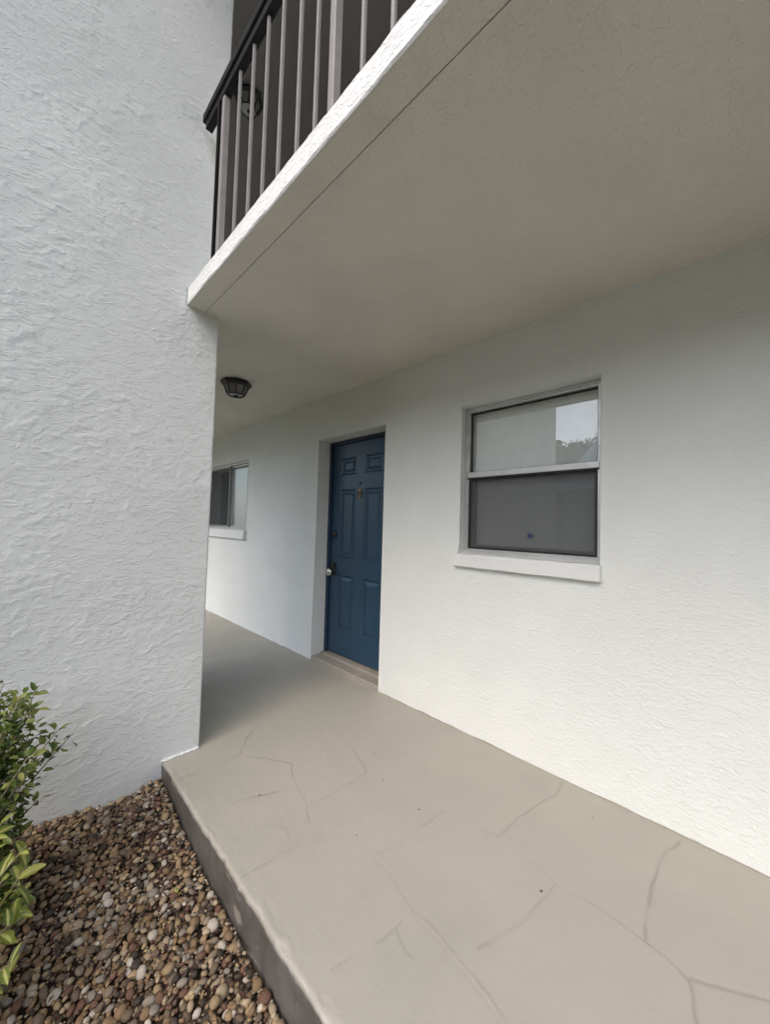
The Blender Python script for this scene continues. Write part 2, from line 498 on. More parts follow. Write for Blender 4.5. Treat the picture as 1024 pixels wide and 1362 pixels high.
def build_walkway():
    ys = np.concatenate([np.linspace(Y0, -0.7, 40, endpoint=False), np.arange(-0.7, 3.2, 0.0055), np.linspace(3.2, Y1, 60)])
    tx = np.concatenate([[0.0, 0.004, 0.008, 0.0125], np.arange(0.018, D + 0.03 - XE, 0.0055), [D + 0.05 - XE]])
    fz = np.array([-0.32, -0.24, -0.20, -0.17, -0.14, -0.115, -0.09, -0.065, -0.045, -0.03, -0.018])
    nf, nt = len(fz), len(tx)
    X = np.zeros((nf + nt, len(ys)))
    Z = np.zeros_like(X)
    edge = 0.004 * (fbm(ys * 5, ys * 0 + 3.3, 21, 4) - 0.5) * 2 + 0.005 * (fbm(ys * 30, ys * 0 + 8.8, 5, 2) - 0.5) * 2
    low = 0.012 * (fbm(ys * 3, ys * 0 + 1.7, 31, 4) - 0.5) * 2
    for i, z in enumerate(fz):
        k = i / (nf - 1)
        X[i] = XE + edge * k + low * (1 - k) + 0.004 * (fbm(ys * 14, np.full_like(ys, z * 14), 77, 3) - 0.5) * 2
        Z[i] = z
    Yg = np.broadcast_to(ys, (nt, len(ys)))
    xt = XE + tx[:, None] + edge[None] * np.exp(-tx[:, None] / 0.05)
    zt = np.zeros_like(xt)
    rr = 0.014
    zt -= np.where(tx < rr, rr - np.sqrt(np.maximum(rr ** 2 - (rr - tx) ** 2, 0)), 0)[:, None]
    chips = np.clip(fbm(Yg * 9, xt * 30, 91, 4) - 0.56, 0, 1) * np.exp(-tx[:, None] / 0.018) * 0.06
    zt -= np.minimum(chips, 0.02)
    zt += 0.0035 * (fbm(xt * 3.1, Yg * 3.1, 41, 4) - 0.5) + 0.0012 * (fbm(xt * 18, Yg * 18, 51, 3) - 0.5)
    gv = np.zeros_like(xt)
    wx = xt + 0.012 * (fbm(xt * 16, Yg * 16, 61, 3) - 0.5)
    wy = Yg + 0.012 * (fbm(xt * 16, Yg * 16, 71, 3) - 0.5)
    fade = np.clip((fbm(xt * 6, Yg * 6, 81, 3) - 0.26) * 4.0, 0.38, 1)
    for k, (dp, pl) in GROOVES.items():
        d = np.full_like(xt, 9.0)
        for (ax, ay), (bx, by) in zip(pl[:-1], pl[1:]):
            ex, ey = bx - ax, by - ay
            s = np.clip(((wx - ax) * ex + (wy - ay) * ey) / (ex * ex + ey * ey), 0, 1)
            d = np.minimum(d, np.hypot(wx - ax - s * ex, wy - ay - s * ey))
        w = np.exp(-(d / 0.0046) ** 2) * fade
        if dp < 0:
            zt += 0.0022 * w * -dp
            gv = np.maximum(gv, 0.35 * np.exp(-((d - 0.009) / 0.004) ** 2) * fade)
        else:
            zt -= 0.0026 * w * dp
            gv = np.maximum(gv, w * dp * 0.8)
    X[nf:], Z[nf:] = xt, zt
    P = np.stack([X, np.broadcast_to(ys, X.shape), Z], -1)
    me = grid_mesh('walkway', P)
    full = np.zeros_like(X)
    full[nf:] = gv
    wear = np.zeros_like(X)
    wear[nf:] = np.exp(-(tx[:, None] / 0.03) ** 2)
    wear[nf - 3:nf] = 0.8
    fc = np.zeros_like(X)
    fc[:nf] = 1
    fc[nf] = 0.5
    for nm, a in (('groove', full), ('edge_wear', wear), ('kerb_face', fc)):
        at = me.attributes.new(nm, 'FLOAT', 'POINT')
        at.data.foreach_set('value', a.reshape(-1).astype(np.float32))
    o = link('walkway', me, M['floor'])
    o['kind'] = 'structure'
    return o
build_walkway()

def gravel_z(x, y):
    x, y = np.asarray(x, float), np.asarray(y, float)
    return -0.155 + 0.03 * np.exp(-((x - 0.6) / 0.11) ** 2 - ((y - 2.17) / 0.2) ** 2) + np.clip((y - 1.45) / 0.7, 0, 1) ** 1.3 * 0.06 + np.clip((0.5 - x) / 0.45, 0, 1.6) * 0.055 + 0.03 * (fbm(x * 4 + 9, y * 4 + 9, 13, 3) - 0.5)
def build_bed():
    xs = np.linspace(-1.8, XE + 0.03, 90)
    ys = np.linspace(-2.2, YL + 0.03, 130)
    Xg, Yg = np.meshgrid(xs, ys, indexing='ij')
    P = np.stack([Xg, Yg, gravel_z(Xg, Yg) - 0.018], -1)
    o = link('gravel_bed', grid_mesh('gravel_bed', P), M['soil'])
    o['kind'] = 'structure'
    return o
bed = build_bed()

# ------------------------------------------------------------------ apartment building
bld = thing('apartment_building', 'white stucco apartment wall with blue entry door and two windows along the walkway', 'building')

def build_wall():
    ysplit = sorted([Y0, YW1, YW2, YD1, YD2, YV1, YV2, Y1])
    zsplit = sorted([-0.3, 0.0 - 0.05, ZW1, ZV1, ZV2, ZW2, ZD, HU])
    holes = [(YW1, YW2, ZW1, ZW2), (YD1, YD2, -0.05, ZD), (YV1, YV2, ZV1, ZV2)]
    me = bpy.data.meshes.new('wall')
    bm = bmesh.new()
    def inh(y, z):
        return any(a < y < b and c < z < d for a, b, c, d in holes)
    V = {}
    def vt(x, y, z):
        k = (round(x, 5), round(y, 5), round(z, 5))
        if k not in V:
            V[k] = bm.verts.new(k)
        return V[k]
    for a, b in zip(ysplit[:-1], ysplit[1:]):
        for c, d in zip(zsplit[:-1], zsplit[1:]):
            if not inh((a + b) / 2, (c + d) / 2):
                bm.faces.new([vt(D, a, c), vt(D, a, d), vt(D, b, d), vt(D, b, c)])
    T = 0.26
    for a, b, c, d in holes:
        yy = [y for y in ysplit if a <= y <= b]
        zz = [z for z in zsplit if c <= z <= d]
        for p, q in zip(zz[:-1], zz[1:]):
            bm.faces.new([vt(D, a, p), vt(D + T, a, p), vt(D + T, a, q), vt(D, a, q)])
            bm.faces.new([vt(D, b, p), vt(D, b, q), vt(D + T, b, q), vt(D + T, b, p)])
        bm.faces.new([vt(D, a, d), vt(D + T, a, d), vt(D + T, b, d), vt(D, b, d)])
        bm.faces.new([vt(D, a, c), vt(D, b, c), vt(D + T, b, c), vt(D + T, a, c)])
    bm.normal_update()
    ed = []
    for e in bm.edges:
        if len(e.link_faces) == 2 and all(abs(v.co.x - D) < 1e-6 for v in e.verts):
            n0, n1 = e.link_faces[0].normal, e.link_faces[1].normal
            if abs(n0.dot(n1)) < 0.5:
                ed.append(e)
    bmesh.ops.bevel(bm, geom=ed, offset=0.007, segments=3, profile=0.5, affect='EDGES')
    # body of the building behind the wall
    bx0, bx1 = D + 0.002, 9.0
    for (p, q, r, s) in (((bx0, Y0, -.3), (bx1, Y0, -.3), (bx1, Y0, HU), (bx0, Y0, HU)),
                         ((bx0, Y1, -.3), (bx0, Y1, HU), (bx1, Y1, HU), (bx1, Y1, -.3)),
                         ((bx1, Y0, -.3), (bx1, Y1, -.3), (bx1, Y1, HU), (bx1, Y0, HU))):
        bm.faces.new([bm.verts.new(k) for k in (p, q, r, s)])
    bmesh.ops.recalc_face_normals(bm, faces=bm.faces)
    bm.to_mesh(me)
    bm.free()
    return link('wall', me, M['stucco_fine'], bld)
build_wall()

def build_paint_line():
    '''walkway paint lapping a few millimetres up the wall, uneven'''
    m_ = MB()
    for (ya, yb) in ((Y0, YD1), (YD2, Y1)):
        ys = np.arange(ya, yb, 0.012)
        hh = 0.0035 + 0.012 * np.clip(fbm(ys * 9, ys * 0 + 1, 501, 4) - 0.35, 0, 1)
        for k in range(len(ys) - 1):
            a, b = float(ys[k]), float(ys[k + 1])
            m_.quad((D - 0.0022, a, -0.01), (D - 0.0022, b, -0.01), (D - 0.0012, b, float(hh[k + 1])), (D - 0.0012, a, float(hh[k])))
    return m_.build('paint_line', M['threshold'], bld)
build_paint_line()
# roof with its soffit over the upper walkway
roof = box('roof', (0.16, 9.4, Y0 - 0.4, Y1 + 0.4, HU + 0.012, HU + 0.26), M['roof'], bld)
box('fascia', (0.135, 0.158, Y0 - 0.4, Y1 + 0.4, HU - 0.03, HU + 0.28), M['edge_white'], roof)
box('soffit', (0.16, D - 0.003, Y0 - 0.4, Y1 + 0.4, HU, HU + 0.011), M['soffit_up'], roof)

# ---- entry door
XD = 2.180
door = MB()
dy0, dy1, dz0, dz1 = 2.024, 2.8295, 0.072, 2.012
cols = [dy0, 2.155, 2.378, 2.488, 2.712, dy1]
rows = [dz0, 0.285, 0.800, 0.955, 1.590, 1.722, 1.885, dz1]
pan = []
for i in range(5):
    for j in range(7):
        a, b, c, d = cols[i], cols[i + 1], rows[j], rows[j + 1]
        if i in (1, 3) and j in (1, 3, 5):
            pan.append((a, b, c, d))
        else:
            door.quad((XD, a, c), (XD, a, d), (XD, b, d), (XD, b, c))
door.box(XD + 0.022, XD + 0.045, dy0, dy1, dz0, dz1)
for (p, q) in (((dy0, dz0), (dy1, dz0)), ((dy1, dz0), (dy1, dz1)), ((dy1, dz1), (dy0, dz1)), ((dy0, dz1), (dy0, dz0))):
    door.quad((XD, p[0], p[1]), (XD, q[0], q[1]), (XD + 0.03, q[0], q[1]), (XD + 0.03, p[0], p[1]))
door_o = door.build('door', M['door'], bld, weld=True)
for (a, b, c, d) in pan:
    pm = MB()
    # moulded step down, flat margin, then the raised field
    lv = [(0, 0.0), (0.004, -0.003), (0.018, 0.012), (0.030, 0.012), (0.055, 0.0025)]
    for (s0, h0), (s1, h1) in zip(lv[:-1], lv[1:]):
        o_ = [(a + s0, c + s0), (b - s0, c + s0), (b - s0, d - s0), (a + s0, d - s0)]
        i_ = [(a + s1, c + s1), (b - s1, c + s1), (b - s1, d - s1), (a + s1, d - s1)]
        for k in range(4):
            k2 = (k + 1) % 4
            pm.quad((XD + h0, *o_[k]), (XD + h0, *o_[k2]), (XD + h1, *i_[k2]), (XD + h1, *i_[k]))
    s, h = lv[-1]
    pm.quad((XD + h, a + s, c + s), (XD + h, b - s, c + s), (XD + h, b - s, d - s), (XD + h, a + s, d - s))
    pm.build('door_panel', M['door'], door_o, weld=True)
# frame: jambs, head and stop
box('door_jamb', (XD - 0.018, XD + 0.06, YD1 + 0.002, dy0 - 0.003, 0.058, dz1 + 0.003), M['frame_blue'], door_o, 0.003)
box('door_jamb', (XD - 0.018, XD + 0.06, dy1 + 0.003, YD2 - 0.002, 0.058, dz1 + 0.003), M['frame_blue'], door_o, 0.003)
box('door_head', (XD - 0.018, XD + 0.06, YD1 + 0.002, YD2 - 0.002, dz1 + 0.0035, ZD - 0.002), M['frame_blue'], door_o, 0.003)
# threshold of painted concrete with a metal strip
th = MB().box(D - 0.006, D + 0.12, YD1 + 0.004, YD2 - 0.004, -0.02, 0.042).build('threshold', M['threshold'], door_o, 0.008)
MB().box(D + 0.1, XD + 0.055, YD1 + 0.003, YD2 - 0.003, -0.02, 0.0575).build('threshold_step', M['threshold'], door_o, 0.005)
# knob, rose, deadbolt, knocker plate, viewer
ky, kz = 2.775, 0.815
kn = MB().lathe((XD, ky, kz), [(0.006, 0.0), (0.012, -0.002), (0.013, -0.028), (0.026, -0.034), (0.036, -0.046), (0.037, -0.058), (0.030, -0.070), (0.014, -0.075)], 20, 'x')
kn.build('door_knob', M['silver'], door_o, smooth=True)
MB().lathe((XD, ky, kz + 0.005), [(0.038, -0.0005), (0.038, -0.006), (0.030, -0.012)], 24, 'x').build('knob_rose', M['black_metal'], door_o)
MB().box(XD - 0.02, XD - 0.001, ky - 0.03, ky + 0.03, kz + 0.03, kz + 0.085).build('lock_box', M['black_metal'], door_o, 0.006)
MB().lathe((XD, ky, 1.168), [(0.032, -0.0005), (0.032, -0.010), (0.024, -0.018), (0.010, -0.019)], 24, 'x').build('deadbolt', M['black_metal'], door_o)
pl = MB().box(XD - 0.006, XD - 0.0005, 2.415, 2.451, 1.50, 1.585).build('knocker_plate', M['brass'], door_o, 0.003)
MB().tube([(XD - 0.008, 2.418, 1.565), (XD - 0.018, 2.413, 1.53), (XD - 0.02, 2.433, 1.512), (XD - 0.018, 2.453, 1.53), (XD - 0.008, 2.448, 1.565)], 0.004, 8).build('knocker_ring', M['brass'], door_o, smooth=True)
MB().lathe((XD, 2.433, 1.635), [(0.012, -0.0005), (0.012, -0.006), (0.007, -0.008)], 16, 'x').build('door_viewer', M['black_metal'], door_o)

# ---- near window: single hung, screened below
XF = 2.078
def ring(mb, x0, x1, y0, y1, z0, z1, w):
    mb.box(x0, x1, y0, y0 + w, z0, z1)
    mb.box(x0, x1, y1 - w, y1, z0, z1)
    mb.box(x0 + 0.001, x1 - 0.001, y0 + w, y1 - w, z0, z0 + w)
    mb.box(x0 + 0.001, x1 - 0.001, y0 + w, y1 - w, z1 - w, z1)
    return mb
WY1, WY2, WZ1, WZ2 = YW1 + 0.002, YW2 - 0.002, ZW1 + 0.002, ZW2 - 0.002
win = ring(MB(), XF, XF + 0.075, WY1, WY2, WZ1, WZ2, 0.016).build('window', M['alu'], bld)
ring(MB(), XF + 0.010, XF + 0.074, WY1 + 0.0165, WY2 - 0.0165, WZ1 + 0.0165, WZ2 - 0.0165, 0.010).build('frame_track', M['alu'], win)
zm = 1.606
MB().box(XF + 0.004, XF + 0.034, WY1 + 0.0175, WY2 - 0.0175, zm - 0.018, zm + 0.018).build('meeting_rail', M['alu'], win, 0.003)
MB().box(XF + 0.008, XF + 0.032, WY1 + 0.018, WY2 - 0.018, zm - 0.027, zm - 0.0185).build('rail_gasket', M['gasket'], win)
ring(MB(), XF + 0.034, XF + 0.050, WY1 + 0.027, WY2 - 0.027, zm + 0.016, WZ2 - 0.027, 0.0075).build('upper_gasket', M['gasket'], win)
box('upper_pane', (XF + 0.040, XF + 0.044, WY1 + 0.034, WY2 - 0.034, zm + 0.024, WZ2 - 0.034), M['glass'], win)
ring(MB(), XF + 0.016, XF + 0.027, WY1 + 0.027, WY2 - 0.027, WZ1 + 0.027, zm - 0.028, 0.011).build('screen_frame', M['gasket'], win)
sc = MB()
sc.quad((XF + 0.021, WY1 + 0.034, WZ1 + 0.034), (XF + 0.021, WY2 - 0.034, WZ1 + 0.034), (XF + 0.021, WY2 - 0.034, zm - 0.034), (XF + 0.021, WY1 + 0.034, zm - 0.034))
sc.build('insect_screen', M['screen'], win)
ring(MB(), XF + 0.046, XF + 0.070, WY1 + 0.028, WY2 - 0.028, WZ1 + 0.028, zm + 0.012, 0.024).build('lower_sash', M['alu_dark'], win)
box('lower_pane', (XF + 0.056, XF + 0.060, WY1 + 0.05, WY2 - 0.05, WZ1 + 0.05, zm - 0.010), M['glass'], win)
box('blind', (XF + 0.080, XF + 0.084, YW1 + 0.012, YW2 - 0.012, ZW1 + 0.01, ZW2 - 0.012), M['blind'], win)
st_ = MB()
st_.lathe((XF + 0.0195, 0.872, 1.226), [(0.016, 0.0), (0.016, -0.0012)], 8, 'x', math.pi / 8)
st_.build('sticker', M['sticker'], win)
def sill(y0, y1, z0, z1, parent):
    m_ = MB()
    n = 24
    prof = [(D + 0.06, z1 + 0.004), (D - 0.028, z1 - 0.002), (D - 0.040, z1 - 0.012), (D - 0.041, z0 + 0.006), (D - 0.034, z0), (D + 0.02, z0)]
    base = len(m_.v)
    for k in range(n + 1):
        y = y0 + (y1 - y0) * k / n
        for (x, z) in prof:
            m_.v.append((x + random.uniform(-.0015, .0015), y, z + random.uniform(-.0015, .0015)))
    L = len(prof)
    for k in range(n):
        for j in range(L - 1):
            m_.f.append((base + k * L + j, base + k * L + j + 1, base + (k + 1) * L + j + 1, base + (k + 1) * L + j))
    m_.f.append(tuple(base + j for j in range(L)))
    m_.f.append(tuple(base + n * L + j for j in reversed(range(L))))
    return m_.build('sill', M['sill'], parent)
sill(YW1 - 0.008, YW2 + 0.010, 1.018, ZW1 - 0.001, win)

# ---- far window: horizontal slider with blinds
XV = D + 0.028
win2 = ring(MB(), XV, XV + 0.075, YV1 + 0.002, YV2 - 0.002, ZV1 + 0.002, ZV2 - 0.002, 0.022).build('window', M['alu'], bld)
ym = 4.93
ring(MB(), XV + 0.030, XV + 0.052, YV1 + 0.025, ym + 0.02, ZV1 + 0.025, ZV2 - 0.025, 0.022).build('sash', M['alu'], win2)
ring(MB(), XV + 0.006, XV + 0.027, ym - 0.02, YV2 - 0.025, ZV1 + 0.025, ZV2 - 0.025, 0.022).build('sash', M['alu_dark'], win2)
box('pane', (XV + 0.038, XV + 0.042, YV1 + 0.047, ym - 0.002, ZV1 + 0.047, ZV2 - 0.047), M['glass'], win2)
sc2 = MB()
sc2.quad((XV + 0.016, ym + 0.002, ZV1 + 0.047), (XV + 0.016, YV2 - 0.047, ZV1 + 0.047), (XV + 0.016, YV2 - 0.047, ZV2 - 0.047), (XV + 0.016, ym + 0.002, ZV2 - 0.047))
sc2.build('insect_screen', M['screen'], win2)
vy = YV1 + 0.03
vane_me = None
while vy < ym + 0.10:
    if vane_me is None:
        v_ = MB()
        v_.box(-0.0015, 0.0015, -0.045, 0.045, ZV1 + 0.015, ZV2 - 0.05)
        o_ = v_.build('blind_vane', M['blind_white'], win2)
        vane_me = o_.data
    else:
        o_ = link('blind_vane', vane_me, None, win2)
    o_.location = (XV + 0.085, vy, 0)
    o_.rotation_euler = (0, 0, math.radians(9))
    vy += 0.082
MB().box(XV + 0.10, XV + 0.16, YV1 + 0.01, YV2 - 0.01, ZV2 - 0.05, ZV2 - 0.012).build('blind_headrail', M['blind_white'], win2)
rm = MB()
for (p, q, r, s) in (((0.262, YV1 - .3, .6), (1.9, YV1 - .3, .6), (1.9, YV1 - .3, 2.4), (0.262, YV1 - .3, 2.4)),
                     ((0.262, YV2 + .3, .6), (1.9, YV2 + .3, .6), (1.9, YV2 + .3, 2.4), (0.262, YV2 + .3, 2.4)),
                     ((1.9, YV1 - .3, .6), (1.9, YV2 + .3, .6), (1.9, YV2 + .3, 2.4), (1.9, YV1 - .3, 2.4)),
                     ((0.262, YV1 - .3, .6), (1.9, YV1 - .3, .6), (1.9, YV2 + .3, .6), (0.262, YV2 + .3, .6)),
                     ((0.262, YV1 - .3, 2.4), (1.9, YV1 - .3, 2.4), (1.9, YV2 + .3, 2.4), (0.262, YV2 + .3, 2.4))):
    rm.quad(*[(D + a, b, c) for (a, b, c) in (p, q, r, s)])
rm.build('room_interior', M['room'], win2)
sill(YV1 - 0.012, YV2 + 0.012, 1.050, ZV1 - 0.001, win2)

# ------------------------------------------------------------------ projecting wing on the left
wing = thing('projecting_wing', 'tall rough stucco wall jutting out beside the gravel bed', 'building')
def build_wing():
    X0, DEP = -1.95, 1.25
    rc = 0.010
    us = np.concatenate([np.linspace(X0, -0.12, 60, endpoint=False), np.arange(-0.12, XL - rc, 0.006)])
    prof = [(u, YL, 0.0, -1.0) for u in us]
    for a in np.linspace(0, math.pi / 2, 5):
        prof.append((XL - rc + rc * math.sin(a), YL + rc - rc * math.cos(a), math.sin(a), -math.cos(a)))
    for v in np.linspace(YL + rc + 0.03, YL + DEP, 30):
        prof.append((XL, v, 1.0, 0.0))
    prof = np.array(prof)
    zs = np.concatenate([np.arange(-0.34, 4.6, 0.006), np.linspace(4.6, 5.5, 10)])
    arc = np.concatenate([[0], np.cumsum(np.hypot(np.diff(prof[:, 0]), np.diff(prof[:, 1])))])
    S, Zg = np.meshgrid(arc, zs, indexing='ij')
    ss = lambda t, a, b: (lambda k: k * k * (3 - 2 * k))(np.clip((t - a) / (b - a), 0, 1))
    wu, wv = fbm(S * 7, Zg * 7, 3, 3), fbm(S * 7 + 40, Zg * 7 + 40, 4, 3)
    n1 = fbm(S * 12 + wu * 3.2, Zg * 17 + wv * 3.2, 11, 4)
    n2 = fbm(S * 26 + wv * 4, Zg * 40 + wu * 5, 12, 3)
    rdg = np.clip(1 - np.abs(fbm(S * 8 + wv * 3 + 9, Zg * 13 + wu * 3 + 9, 15, 3) - 0.5) * 26, 0, 1)
    msk = ss(fbm(S * 3.4, Zg * 3.4, 29, 3), 0.42, 0.60)
    n3 = fbm(S * 38 + wu * 5, Zg * 30 + wv * 6, 16, 3)
    msk = 0.3 + 0.7 * msk
    hgt = 0.0008 * ss(n1, 0.52, 0.55) * msk + 0.0013 * ss(n2, 0.57, 0.61) * msk + 0.0010 * ss(n3, 0.60, 0.65) * msk
    hgt += 0.0019 * rdg * ss(n2, 0.46, 0.56) * msk
    hgt *= 0.8
    hgt += 0.004 * (fbm(S * 1.6, Zg * 1.6, 19, 3) - 0.5)
    P = np.stack([prof[:, None, 0] + hgt * prof[:, None, 2], prof[:, None, 1] + hgt * prof[:, None, 3], Zg], -1)
    return link('wall', grid_mesh('wall', P), M['stucco'], wing)
build_wing()
bx = np.linspace(XE - 0.004, XL - 0.006, 26)
MB().tube([(float(x), YL - 0.003 - 0.004 * random.random(), 0.004 + 0.004 * random.random()) for x in bx], [0.006 + 0.003 * random.random() for _ in bx], 6).build('base_bead', M['edge_white'], wing, smooth=True)
wb = MB()
wb.quad((-1.95, 2.17, -.34), (-1.95, 3.42, -.34), (-1.95, 3.42, 5.5), (-1.95, 2.17, 5.5))
wb.quad((-1.95, 3.42, -.34), (.806, 3.42, -.34), (.806, 3.42, 5.5), (-1.95, 3.42, 5.5))
wb.quad((-1.95, 2.17, 5.5), (.806, 2.17, 5.5), (.806, 3.42, 5.5), (-1.95, 3.42, 5.5))
wb.build('rear_wall', M['stucco'], wing)

# ------------------------------------------------------------------ balcony
bal = thing('balcony', 'upper floor balcony slab with white edge and dark metal railing over the walkway', 'balcony')
def build_slab():
    """edge band with an uneven lower and upper arris; runs from Y0 to the wing and on behind it"""
    def seg(y0, y1, name, xin):
        ys = np.arange(y0, y1 + 1e-6, 0.011)
        n = lambda sd, f: fbm(ys * f, ys * 0 + sd, 100 + sd, 4) - 0.5
        lo = 0.010 * n(1, 6) + 0.007 * n(2, 30)
        up = 0.010 * n(3, 6) + 0.006 * n(4, 30)
        fx = 0.006 * n(5, 7)
        rows = [(0.012 + 0 * ys, H + 0.004 + 0 * ys), (0.004 + lo * .4, H - 0.001 + lo * .5), (0.0 + fx, H + 0.005 + lo), (0.0 + fx, H + 0.03 + lo * .6), (0.001 + fx, H + 0.06 + up * .5),
                (0.0 + fx, ST - 0.008 + up), (0.007 + 0 * ys, ST + up), (0.05 + 0 * ys, ST + 0 * ys), (xin - XS, ST + 0 * ys)]
        P = np.stack([np.stack([XS + a + 0 * ys, ys, b], -1) for a, b in rows], 0)
        me = grid_mesh(name, P, True)
        me.polygons.foreach_set('use_smooth', [False] * len(me.polygons))
        return link(name, me, M['edge_white'], bal)
    seg(Y0, YL - 0.001, 'slab_edge', D + 0.02)
    seg(3.43, Y1, 'slab_edge', D + 0.02)
build_slab()
so = MB()
GX = 0.7265
gw = 0.0018
# outer strip up to the drip groove, the groove itself, then the field
so.quad((XS + 0.006, Y0, H - 0.0005), (GX - gw, Y0, H - 0.0005), (GX - gw, Y1, H - 0.0005), (XS + 0.006, Y1, H - 0.0005))
so.build('soffit_strip', M['soffit'], bal)
gr = MB()
gr.quad((GX - gw, Y0, H - 0.0005), (GX - gw, Y0, H + 0.004), (GX - gw, Y1, H + 0.004), (GX - gw, Y1, H - 0.0005))
gr.quad((GX + gw, Y0, H - 0.0005), (GX + gw, Y0, H + 0.004), (GX + gw, Y1, H + 0.004), (GX + gw, Y1, H - 0.0005))
gr.quad((GX - gw, Y0, H + 0.004), (GX + gw, Y0, H + 0.004), (GX + gw, Y1, H + 0.004), (GX - gw, Y1, H + 0.004))
gr.build('drip_groove', M['soffit'], bal)
sx = np.linspace(GX + gw, D + 0.012, 60)
sy = np.linspace(Y0, Y1, 400)
Xg, Yg = np.meshgrid(sx, sy, indexing='ij')
zz = H - 0.0005 + 0.006 * (fbm(Xg * 2.3, Yg * 2.3, 201, 3) - 0.5) * np.clip((Xg - GX - gw) / 0.15, 0, 1)
link('soffit', grid_mesh('soffit', np.stack([Xg, Yg, zz], -1), True), M['soffit'], bal)

XR = 0.678
rail = MB().box(XR - 0.028, XR + 0.028, Y0, 2.125, 3.462, 3.508).build('top_rail', M['rail_dark'], bal, 0.006)
MB().box(XR - 0.018, XR + 0.018, Y0, 2.10, 3.415, 3.4605).build('sub_rail', M['rail_dark'], rail, 0.002)
bal_y = [0.679, 0.805, 1.05, 1.165, 1.300, 1.428, 1.561, 1.702]
bal_y += [0.679 - 0.128 * k for k in range(1, 12)]
me_b = None
for y in bal_y:
    if abs(y - 0.945) < 0.03:
        continue
    if me_b is None:
        o_ = MB().box(-0.0062, 0.0062, -0.0062, 0.0062, ST - 0.02, 3.4145).build('baluster', M['rail_paint'], rail, 0.0015)
        me_b = o_.data
    else:
        o_ = link('baluster', me_b, None, rail)
    o_.location = (XR, y, 0)
for y in (0.945, -0.72):
    MB().box(XR - 0.015, XR + 0.015, y - 0.015, y + 0.015, ST - 0.02, 3.4145).build('post', M['rail_paint'], rail, 0.003)
MB().box(XR - 0.015, XR + 0.015, 1.852, 1.882, ST - 0.02, 3.4145).build('post', M['rail_paint'], rail, 0.003)
MB().box(XR - 0.022, XR + 0.016, 1.905, 1.918, ST - 0.02, 3.4145).build('end_bar', M['rail_dark'], rail, 0.001)

# ------------------------------------------------------------------ ceiling lamps
def make_lamp(z, label):
    t = thing('ceiling_lamp', label, 'lamp', 'black flush ceiling lamps of the walkways')
    t.location = (1.295, 3.05, z)
    t.scale = (0.9, 0.9, 0.86)
    MB().lathe((0, 0, 0), [(0.128, -0.0005), (0.135, -0.012), (0.135, -0.034), (0.112, -0.046)], 8, 'z', math.pi / 8).build('mount_plate', M['black_metal'], t)
    MB().lathe((0, 0, 0), [(0.105, -0.044), (0.105, -0.052), (0.072, -0.128), (0.030, -0.134)], 8, 'z', math.pi / 8).build('glass_shade', M['frost'], t)
    for k in range(8):
        a = 2 * math.pi * k / 8 + math.pi / 8
        c, s = math.cos(a), math.sin(a)
        MB().tube([(0.109 * c, 0.109 * s, -0.045), (0.075 * c, 0.075 * s, -0.131)], 0.0055, 6).build('cage_bar', M['black_metal'], t)
    rg = MB()
    n = 8
    for k in range(n):
        a, b = 2 * math.pi * k / n + math.pi / 8, 2 * math.pi * (k + 1) / n + math.pi / 8
        rg.tube([(0.075 * math.cos(a), 0.075 * math.sin(a), -0.131), (0.075 * math.cos(b), 0.075 * math.sin(b), -0.131)], 0.006, 6)
    rg.build('cage_ring', M['black_metal'], t)
    MB().lathe((0, 0, 0), [(0.010, -0.132), (0.014, -0.138), (0.010, -0.150), (0.004, -0.156)], 12).build('finial', M['black_metal'], t, smooth=True)
    return t
make_lamp(H, 'black octagonal ceiling lamp with frosted glass over the ground walkway')
make_lamp(HU, 'dark ceiling lamp of the upper floor seen through the railing')

